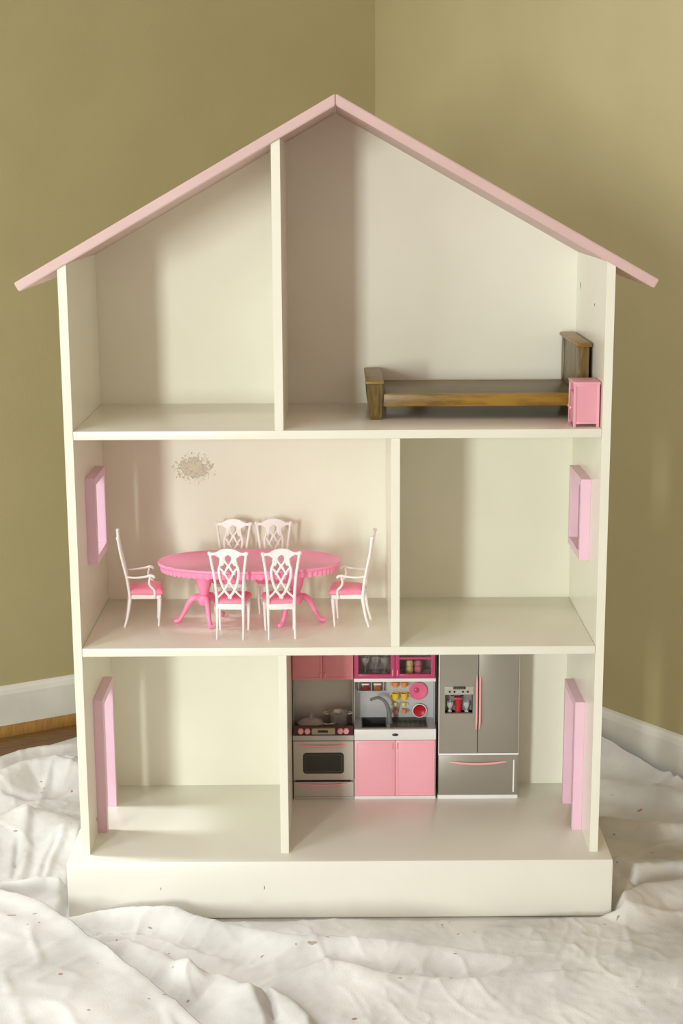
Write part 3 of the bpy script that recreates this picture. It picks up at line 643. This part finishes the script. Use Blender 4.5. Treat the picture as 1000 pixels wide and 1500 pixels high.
# sloping control panel
bm = bmesh.new(); q = [(KF+0.000, 0.2140), (KF+0.006, 0.2280), (KF+0.0115, 0.2285), (KF+0.0115, 0.2140)]
A = [bm.verts.new((sx0+0.001, y, z)) for y, z in q]; B = [bm.verts.new((sx1-0.001, y, z)) for y, z in q]
bm.faces.new(A); bm.faces.new(B)
for i in range(4): bm.faces.new((A[i], A[(i+1) % 4], B[(i+1) % 4], B[i]))
cp = obj('control_panel', bm, M('dark_maroon_plastic', (0.075, 0.018, 0.022), 0.28), sv)
for xk in (-0.0660, -0.0545, 0.0018, 0.0118):
    bm = bmesh.new(); lathe(bm, [(0.0052, 0), (0.0050, 0.003), (0.0042, 0.0042), (0.0005, 0.0045)], xk, KF+0.0035, 0.2210, 18, axis='Y'); obj('knob', bm, handp, cp, smooth=True)
bm = bmesh.new(); rounded(bm, -0.0470, -0.0070, 0.2160, 0.2262, 0.002, KF-0.0005, KF+0.006); pn = obj('display', bm, displaym, cp)
bm = bmesh.new(); rounded(bm, -0.0365, -0.0195, 0.2195, 0.2235, 0.0006, KF-0.0012, KF); obj('screen', bm, blackp, pn)
bx('backsplash', M('grey_backsplash', (0.52, 0.49, 0.44), 0.35, metal=0.25), sv, sx0, sx1, KB-0.006, KB-0.001, 0.205, KT-0.002)
for x in (sx0, sx1-0.0018): bx('side_wall', silver, sv, x, x+0.0018, KB-0.030, KB-0.001, 0.205, KT-0.002)
cupm = M('shelf_shaded_rose', (0.78, 0.28, 0.31), 0.36, (0.80, 0.30, 0.33), 8)  # shelf shadow put into the cupboard colour, darker than the sink doors
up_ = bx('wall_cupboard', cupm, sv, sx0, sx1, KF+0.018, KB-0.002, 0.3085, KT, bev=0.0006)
xm = (sx0+sx1)/2
for i, (a, b) in enumerate(((sx0+0.0004, xm-0.0005), (xm+0.0005, sx1-0.0004))):
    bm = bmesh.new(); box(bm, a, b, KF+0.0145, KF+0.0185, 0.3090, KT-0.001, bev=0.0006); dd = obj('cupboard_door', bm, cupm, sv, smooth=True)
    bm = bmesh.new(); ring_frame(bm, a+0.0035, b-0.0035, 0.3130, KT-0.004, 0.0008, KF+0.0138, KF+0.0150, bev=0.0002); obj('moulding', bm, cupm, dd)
    xh = b-0.0035 if i == 0 else a+0.0035
    bow('handle', handp, dd, 0.3120, 0.3225, xh, 0.0009, y=KF+0.0145, horiz=False, bulge=0.002)
at(sv)
for ch_ in sv.children: pass
potm = M('silver_pot_plastic', (0.60, 0.585, 0.56), 0.22, (0.66, 0.645, 0.62), 8, metal=0.55)
def pan(name, label, prof, x, y, z, handles, lid, mat=None, k=1.0):
    mat = mat or potm
    prof = [(a*k, b*k) for a, b in prof]; lid = lid and [(a*k, b*k) for a, b in lid]; handles = [([tuple(c*k for c in p) for p in P_], ([q*k for q in r_] if isinstance(r_, list) else r_*k)) for P_, r_ in handles]
    t = thing(name, label, 'cookware', (x, y, z), 0, 'cookware on the toy stove')
    bm = bmesh.new(); lathe(bm, prof, 0, 0, 0, 28, cap=False)
    bm.faces.ensure_lookup_table(); obj('pot_body', bm, mat, t, smooth=True)
    for (p_, rr_) in handles: bm = bmesh.new(); tube(bm, p_, rr_, n=8, smooth=4, up=(0, 0, 1)); obj('handle', bm, mat, t, smooth=True)
    if lid:
        bm = bmesh.new(); lathe(bm, lid, 0, 0, 0, 28); lo = obj('lid', bm, mat, t, smooth=True)
        zt = lid[-1][1]; bm = bmesh.new(); lathe(bm, [(0.002, zt-0.001), (0.0018, zt+0.002), (0.0045, zt+0.0045), (0.0050, zt+0.0075), (0.003, zt+0.0095), (0.0005, zt+0.010)], 0, 0, 0, 16); obj('knob', bm, mat, lo, smooth=True)
    return t
pan('frying_pan', 'silver lidded toy frying pan on the stove, left of the saucepan', [(0.001, 0.0004), (0.0185, 0.0004), (0.0225, 0.008), (0.0228, 0.0095), (0.0216, 0.0095), (0.0180, 0.0016), (0.001, 0.0016)], -0.0490, 0.2556, 0.2151, [([(0.021, -0.004, 0.0085), (0.030, -0.009, 0.0095), (0.041, -0.0145, 0.0125)], [0.0022, 0.0020, 0.0026])], [(0.0222, 0.0096), (0.0220, 0.0108), (0.017, 0.0142), (0.008, 0.0165), (0.002, 0.0170)], k=1.0)
pan('saucepan', 'tall open silver toy saucepan with two side handles on the stove', [(0.001, 0.0004), (0.0125, 0.0004), (0.0140, 0.003), (0.0142, 0.021), (0.0160, 0.0235), (0.0162, 0.0245), (0.0150, 0.0245), (0.0132, 0.022), (0.0128, 0.003), (0.001, 0.0016)], -0.0015, 0.2585, 0.2151, [([(s_*0.0150, 0.004, 0.0225), (s_*0.0215, 0.003, 0.0238), (s_*0.0225, -0.001, 0.0238), (s_*0.0150, -0.004, 0.0225)], 0.0013) for s_ in (-1, 1)], None, k=1.12)

# --- sink unit
kx0, kx1 = 0.0256, 0.1655
sk = thing('toy_sink_cabinet', 'toy sink unit with pink lower doors and magenta glazed wall cupboard', 'kitchen unit', ((kx0+kx1)/2, KB, ZP))
bx('body', whitec, sk, kx0, kx1, KF+0.004, KB, ZP+0.004, 0.2020)
bx('kick_strip', whitec, sk, kx0, kx1, KF, KF+0.006, ZP, ZP+0.0055, bev=0.0004)
xm = 0.0957
for i, (a, b) in enumerate(((kx0+0.0008, xm-0.0004), (xm+0.0004, kx1-0.0018))):
    bm = bmesh.new(); box(bm, a, b, KF-0.0005, KF+0.005, ZP+0.0062, 0.2045, bev=0.0006); dd = obj('door', bm, cabpink, sk, smooth=True)
    bm = bmesh.new(); ring_frame(bm, a+0.0045, b-0.0045, ZP+0.0115, 0.1995, 0.0007, KF-0.0011, KF, bev=0.0002); obj('moulding', bm, cabpink, dd)
    xh = b-0.0035 if i == 0 else a+0.0035
    bow('handle', handp, dd, 0.1885, 0.2000, xh, 0.0009, horiz=False, bulge=0.0022)
cf = bx('counter_front', whitec, sk, kx0, kx1, KF-0.001, KF+0.006, 0.2052, 0.2245, bev=0.0008)
bm = bmesh.new(); pts = []
lathe(bm, [(0.0058, 0), (0.0055, 0.001), (0.003, 0.0016)], 0.0957, KF-0.0008, 0.2150, 20, axis='Y')
for v in bm.verts: v.co.z = 0.2150+(v.co.z-0.2150)*0.42
obj('badge', bm, darkgrey, cf, smooth=True)
# counter top with two recessed basins
CT = 0.2245; cy0, cy1 = KF+0.006, KB-0.006
bz = (kx0+0.013, kx0+0.056); dz_ = (kx0+0.062, kx1-0.014); by0, by1 = KF+0.0075, KB-0.0065
grey_ct = M('grey_counter_plastic', (0.46, 0.46, 0.47), 0.3, metal=0.2)
bm = bmesh.new()
box(bm, kx0, bz[0], cy0, cy1, 0.2020, CT); box(bm, bz[1], dz_[0], cy0, cy1, 0.2020, CT); box(bm, dz_[1], kx1, cy0, cy1, 0.2020, CT)
for a, b in (bz, dz_): box(bm, a, b, cy0, by0, 0.2020, CT); box(bm, a, b, by1, cy1, 0.2020, CT)
obj('counter', bm, grey_ct, sk)
for nm, (a, b), depth, mt in (('basin', bz, 0.016, darkgrey), ('drainer', dz_, 0.005, M('drainer_grey_plastic', (0.10, 0.105, 0.10), 0.3))):
    bm = bmesh.new(); zb = CT-depth
    box(bm, a, b, by0, by1, zb-0.0012, zb); e = 0.0012
    box(bm, a, a+e, by0, by1, zb, CT+0.0012); box(bm, b-e, b, by0, by1, zb, CT+0.0012); box(bm, a+e, b-e, by0, by0+e, zb, CT+0.0012); box(bm, a+e, b-e, by1-e, by1, zb, CT+0.0012)
    o_ = obj(nm, bm, mt, sk)
    if nm == 'drainer':
        for k in range(7):
            xx = a+0.006+k*(b-a-0.012)/6; bm = bmesh.new(); box(bm, xx-0.0009, xx+0.0009, by0+0.006, by1-0.006, zb, zb+0.0014, bev=0.0004); obj('rib', bm, midgrey, o_, smooth=True)
bm = bmesh.new(); fx = kx0+0.060; fy = KB-0.016
tube(bm, [(fx+0.002, fy-0.018, CT), (fx+0.001, fy-0.018, CT+0.012), (fx-0.001, fy-0.018, CT+0.027), (fx-0.007, fy-0.019, CT+0.040), (fx-0.017, fy-0.021, CT+0.047), (fx-0.028, fy-0.023, CT+0.046), (fx-0.0315, fy-0.0235, CT+0.043)], [0.0048, 0.0042, 0.0036, 0.0030, 0.0027, 0.0027, 0.0026], n=10, smooth=5, up=(0, 1, 0)); tap = obj('tap', bm, midgrey, sk, smooth=True)
bm = bmesh.new(); tube(bm, [(fx+0.003, fy-0.019, CT+0.016), (fx+0.006, fy-0.021, CT+0.026), (fx+0.0085, fy-0.021, CT+0.034)], [0.0022, 0.0018, 0.0013], n=8, smooth=4); obj('lever', bm, midgrey, tap, smooth=True)
splash = bx('backsplash', M('pale_grey_backsplash', (0.52, 0.52, 0.54), 0.3, (0.60, 0.60, 0.62), 9, metal=0.15), sk, kx0, kx1, KB-0.006, KB-0.001, 0.2020, KT-0.002)
bx('side_wall', silverl, sk, kx0, kx0+0.0016, KB-0.030, KB-0.006, CT, 0.3048); bx('side_wall', silverl, sk, kx1-0.0016, kx1, KB-0.030, KB-0.006, CT, 0.3048)
bx('cupboard_ledge', whitec, sk, kx0, kx1, KF+0.013, KB-0.002, 0.3050, 0.3110, bev=0.0006)
# glazed wall cupboard
UB = 0.3110
bm = bmesh.new(); box(bm, kx0+0.0005, kx0+0.0030, KF+0.018, KB-0.003, UB, KT); box(bm, kx1-0.0035, kx1-0.001, KF+0.018, KB-0.003, UB, KT)
box(bm, kx0+0.0030, kx1-0.0035, KF+0.018, KB-0.003, UB, UB+0.0025); box(bm, kx0+0.0030, kx1-0.0035, KF+0.018, KB-0.003, KT-0.003, KT); box(bm, kx0+0.0030, kx1-0.0035, KB-0.0075, KB-0.006, UB+0.0025, KT-0.003)
box(bm, xm-0.0012, xm+0.0012, KF+0.018, KB-0.0075, UB+0.0025, KT-0.003)
obj('wall_cupboard', bm, M('grey_mauve_plastic', (0.46, 0.40, 0.40), 0.35), sk)
for i, (a, b) in enumerate(((kx0+0.0006, xm-0.0004), (xm+0.0004, kx1-0.0014))):
    bm = bmesh.new(); ring_frame(bm, a, b, UB+0.0004, KT-0.0005, 0.0072, KF+0.0135, KF+0.0180)
    if i: box(bm, a+0.0072, b-0.0072, KF+0.0140, KF+0.0175, UB+0.0335, UB+0.0375)
    dd = obj('glazed_door', bm, magenta, sk, smooth=True)
    bx('pane', clear, dd, a+0.0070, b-0.0070, KF+0.0155, KF+0.0163, UB+0.007, KT-0.007)
    xh = b-0.0035 if i == 0 else a+0.0035
    bow('handle', handp, dd, UB+0.0050, UB+0.0165, xh, 0.0011, y=KF+0.0135, horiz=False, bulge=0.0024)
# spice shelf
bm = bmesh.new(); box(bm, kx0+0.006, kx0+0.054, KB-0.018, KB-0.006, 0.2760, 0.2777, bev=0.0003)
box(bm, kx0+0.008, kx0+0.0092, KB-0.018, KB-0.006, 0.2777, 0.3050); box(bm, kx0+0.0505, kx0+0.0517, KB-0.018, KB-0.006, 0.2777, 0.3050); box(bm, kx0+0.0300, kx0+0.0312, KB-0.018, KB-0.006, 0.2777, 0.3050)
obj('spice_shelf', bm, silverl, sk)
at(sk)
for x, mt, lb in ((kx0+0.0200, darkred, 'tiny toy spice jar with dark red filling on the shelf above sink'), (kx0+0.0410, brown, 'tiny toy spice jar with brown filling on the shelf above sink')):
    t = thing('spice_jar', lb, 'jar', (x, KB-0.0120, 0.2777), 0, 'spice jars above the toy sink')
    bm = bmesh.new(); box(bm, -0.0062, 0.0062, -0.0045, 0.0045, 0.0001, 0.0095, bev=0.001); obj('filling', bm, mt, t, smooth=True)
    bm = bmesh.new(); box(bm, -0.0066, 0.0066, -0.0049, 0.0049, 0.0096, 0.0128, bev=0.0008); obj('jar_neck', bm, whitec, t, smooth=True)
    bm = bmesh.new(); box(bm, -0.0068, 0.0068, -0.0050, 0.0050, 0.0129, 0.0172, bev=0.0008); obj('lid', bm, mt, t, smooth=True)
YB = KB-0.0062                                # face of the backsplash
def plate(name, label, x, z, r_, mat, rim):
    t = thing(name, label, 'plate', (x, YB, z), 0, 'toy plates hung beside the sink')
    bm = bmesh.new(); lathe(bm, [(r_*0.55, 0.0002), (r_*0.62, 0.0014), (r_*0.97, 0.0034), (r_*0.99, 0.0046), (r_*0.93, 0.0046), (r_*0.60, 0.0026), (0.0004, 0.0024)], 0, 0, 0, 32, axis='Y'); obj('dish', bm, mat, t, smooth=True)
    bm = bmesh.new(); lathe(bm, [(r_*0.985, 0.0030), (r_*1.07, 0.0036), (r_*1.07, 0.0047), (r_*0.95, 0.0050), (r_*0.95, 0.0046)], 0, 0, 0, 32, axis='Y', cap=False); obj('rim', bm, rim, t, smooth=True)
    return t
pp = plate('toy_plate', 'pink toy plate hung on the backsplash above the red plate', kx0+0.1120, 0.2745, 0.0148, plateP, plateP)
bm = bmesh.new(); lathe(bm, [(0.0042, 0.0024), (0.0044, 0.0042), (0.0030, 0.0052), (0.0004, 0.0054)], -0.003, 0, 0.001, 18, axis='Y'); obj('boss', bm, M('deep_pink_plastic', (0.6, 0.08, 0.18), 0.2), pp, smooth=True)
plate('toy_plate', 'red toy plate with a white rim hung beside the sink', kx0+0.1145, 0.2385, 0.0118, red, whitec)
def cup(label, x, z, mat, r_, h, handle):
    t = thing('toy_cup', label, 'cup', (x, YB-r_-0.0006, z), 0, 'little cups hung beside the toy sink')
    bm = bmesh.new(); lathe(bm, [(0.0005, 0), (r_*0.80, 0.0), (r_*0.92, h*0.25), (r_, h), (r_*0.86, h), (r_*0.80, h*0.3), (0.0005, h*0.18)], 0, 0, 0, 20); obj('cup_body', bm, mat, t, smooth=True)
    bm = bmesh.new(); tube(bm, [(handle*r_*0.9, 0, h*0.82), (handle*(r_+0.0028), 0, h*0.72), (handle*(r_+0.0026), 0, h*0.35), (handle*r_*0.85, 0, h*0.22)], 0.0007, n=6, smooth=4); obj('handle', bm, mat, t, smooth=True)
for i, x in enumerate((kx0+0.0725, kx0+0.0875)):
    sd = ('left', 'right')[i]; hd = (-1, 1)[i]
    cup('orange toy cup in the top row beside the pink plate, %s of two' % sd, x, 0.2830, orange, 0.0056, 0.0095, hd)
    cup('bright yellow toy cup in the second row, %s of two' % sd, x, 0.2600, yellow, 0.0063, 0.0118, hd)
    cup('tiny pale yellow toy cup in the third row, %s of two' % sd, x-0.0005, 0.2475, M('soft_yellow_plastic', (0.9, 0.74, 0.28), 0.25), 0.0036, 0.0062, hd)
    cup('tiny orange toy cup in the bottom row above the drainer, %s of two' % sd, x, 0.2345, M('coral_plastic', (0.83, 0.33, 0.17), 0.25), 0.0042, 0.0075, hd)
# tableware inside the glazed cupboard
for i, x in enumerate((kx0+0.0195, kx0+0.0375, kx0+0.0530)):
    t = thing('toy_goblet', 'clear plastic toy goblet inside the magenta glazed cupboard, %s of three' % ('left', 'middle', 'right')[i], 'glass', (x, KF+0.0360+(0.006 if i == 1 else 0), UB+0.0026), 0, 'goblets in the glazed toy cupboard')
    bm = bmesh.new(); lathe(bm, [(0.0005, 0), (0.0058, 0), (0.0056, 0.0010), (0.0014, 0.0022), (0.0012, 0.0120), (0.0030, 0.0140), (0.0068, 0.0200), (0.0074, 0.0290), (0.0068, 0.0290), (0.0060, 0.0205), (0.0004, 0.0150)], 0, 0, 0, 24); obj('goblet_body', bm, gobm, t, smooth=True)
for x, mt, lb in ((xm+0.0255, paleyel, 'pale yellow lidded toy canister inside the magenta glazed cupboard'), (xm+0.0405, M('rose_canister_plastic', (0.72, 0.22, 0.30), 0.3), 'rose pink lidded toy canister inside the magenta glazed cupboard')):
    t = thing('toy_canister', lb, 'canister', (x, KF+0.0340, UB+0.0026), 0, 'canisters in the glazed toy cupboard')
    bm = bmesh.new(); lathe(bm, [(0.0005, 0), (0.0055, 0), (0.0066, 0.003), (0.0066, 0.011), (0.0052, 0.0135), (0.0005, 0.0136)], 0, 0, 0, 22); obj('canister_body', bm, mt, t, smooth=True)
    bm = bmesh.new(); lathe(bm, [(0.0050, 0.0137), (0.0066, 0.0150), (0.0062, 0.0205), (0.0035, 0.0240), (0.0005, 0.0245)], 0, 0, 0, 22); obj('lid', bm, mt, t, smooth=True)

# --- fridge
gx0, gx1 = 0.1702, 0.3068; FT = ZP+0.300
fr = thing('toy_fridge', 'silver double door toy fridge with pink handles and a drinks dispenser', 'fridge', ((gx0+gx1)/2, KB, ZP))
bx('body', silver, fr, gx0+0.0008, gx1-0.0008, KF+0.0200, KB, ZP+0.003, FT, bev=0.0006)
bx('kick_strip', whitec, fr, gx0-0.001, gx1, KF-0.0005, KF+0.008, ZP, ZP+0.0068, bev=0.0005)
bx('middle_strip', whitec, fr, gx0-0.0005, gx1+0.0006, KF-0.001, KF+0.008, 0.1770, 0.1803, bev=0.0005)
bm = bmesh.new(); box(bm, gx0, gx1, KF, KF+0.0198, ZP+0.0072, 0.1766, bev=0.0008); dw_ = obj('freezer_drawer', bm, silver, fr, smooth=True)
bx('edge_trim', whitec, dw_, gx1-0.0085, gx1-0.0060, KF-0.0006, KF+0.001, ZP+0.012, 0.168)
bow('handle', handp, dw_, gx0+0.0190, gx1-0.0200, 0.1645, 0.0020, sag=0.0022)
xs = 0.2370; Zd0, Zd1 = 0.1808, FT-0.001
# left door built round the dispenser recess
rx0, rx1, rz0, rz1 = gx0+0.0105, gx0+0.0575, 0.2520, 0.2860
bm = bmesh.new(); a, b = gx0+0.0012, xs-0.0006
box(bm, a, rx0, KF, KF+0.0198, Zd0, Zd1); box(bm, rx1, b, KF, KF+0.0198, Zd0, Zd1); box(bm, rx0, rx1, KF, KF+0.0198, Zd0, rz0); box(bm, rx0, rx1, KF, KF+0.0198, rz1, Zd1)
ld = obj('fridge_door', bm, silver, fr)
bm = bmesh.new(); box(bm, rx0, rx1, KF+0.0180, KF+0.0190, rz0, rz1); box(bm, rx0-0.001, rx0, KF+0.0064, KF+0.0190, rz0, rz1); box(bm, rx1, rx1+0.001, KF+0.0064, KF+0.0190, rz0, rz1); box(bm, rx0-0.001, rx1+0.001, KF+0.0064, KF+0.0190, rz0-0.001, rz0); box(bm, rx0-0.001, rx1+0.001, KF+0.0064, KF+0.0190, rz1, rz1+0.001)
dp = obj('dispenser', bm, M('dispenser_grey_plastic', (0.26, 0.25, 0.24), 0.3), ld)
bm = bmesh.new(); box(bm, rx0-0.0012, rx1+0.0012, KF-0.0008, KF+0.0005, rz1, rz1+0.0145, bev=0.0003); pl = obj('dispenser_panel', bm, M('panel_grey_plastic', (0.43, 0.41, 0.37), 0.35), ld, smooth=True)
bm = bmesh.new(); rounded(bm, rx0+0.0135, rx0+0.0345, rz1+0.0100, rz1+0.0145, 0.0006, KF-0.0014, KF); sc_ = obj('display', bm, blackp, pl)
for k in range(6):                             # segment bars on the little display
    bm = bmesh.new(); x_ = rx0+0.0150+k*0.0031; box(bm, x_, x_+0.0020, KF-0.0017, KF-0.0013, rz1+0.0112, rz1+0.0132); obj('segment', bm, M('segment_plastic', (0.16, 0.13, 0.12), 0.4) if k == 0 else bpy.data.materials['segment_plastic'], sc_)
for x_ in (rx0+0.0075, rx0+0.0155, rx0+0.0300, rx0+0.0382):
    bm = bmesh.new(); lathe(bm, [(0.0019, 0), (0.0018, 0.0010), (0.0008, 0.0014)], x_, KF-0.0006, rz1+0.0055, 14, axis='Y'); obj('button', bm, blackp, pl, smooth=True)
for x_ in (rx0+0.0100, rx0+0.0265): bx('nozzle', blackp, dp, x_, x_+0.0055, KF+0.0085, KF+0.0150, rz1-0.0050, rz1)
bow('handle', handp, ld, 0.2240, 0.3195, xs-0.0026, 0.0018, horiz=False, bulge=0.0042)
bm = bmesh.new(); box(bm, xs+0.0006, gx1-0.0012, KF, KF+0.0198, Zd0, Zd1, bev=0.0008); rd = obj('fridge_door', bm, silver, fr, smooth=True)
bow('handle', handp, rd, 0.2240, 0.3195, xs+0.0030, 0.0018, horiz=False, bulge=0.0042)
bx('edge_trim', whitec, fr, gx0-0.0004, gx0+0.0009, KF, KF+0.006, 0.1808, FT-0.001); bx('edge_trim', silverl, fr, gx1-0.0010, gx1+0.0002, KF, KF+0.006, 0.1808, FT-0.001)
at(fr)
t = thing('toy_pitcher', 'red toy drink pitcher standing in the fridge dispenser', 'pitcher', (rx0+0.0228, KF+0.0115, rz0))
bm = bmesh.new(); lathe(bm, [(0.0005, 0.0001), (0.0055, 0.0001), (0.0052, 0.010), (0.0058, 0.0200), (0.0060, 0.0225), (0.0005, 0.0226)], 0, 0, 0, 22); obj('pitcher_body', bm, red, t, smooth=True)
bm = bmesh.new(); box(bm, -0.0066, 0.0066, -0.0062, 0.0060, 0.0227, 0.0265, bev=0.0012); obj('lid', bm, M('pitcher_lid_plastic', (0.58, 0.06, 0.10), 0.3), t, smooth=True)
for x_, lb in ((rx0+0.0090, 'small clear toy tumbler left of the red pitcher in the dispenser'), (rx0+0.0375, 'small clear toy tumbler right of the red pitcher in the dispenser')):
    t = thing('toy_tumbler', lb, 'glass', (x_, KF+0.0115, rz0), 0, 'tumblers in the fridge dispenser')
    bm = bmesh.new(); lathe(bm, [(0.0005, 0.0001), (0.0036, 0.0001), (0.0036, 0.0020), (0.0016, 0.0040), (0.0030, 0.0070), (0.0055, 0.0110), (0.0058, 0.0180), (0.0051, 0.0180), (0.0046, 0.0115), (0.0005, 0.0080)], 0, 0, 0, 22); obj('tumbler_body', bm, gobm, t, smooth=True)
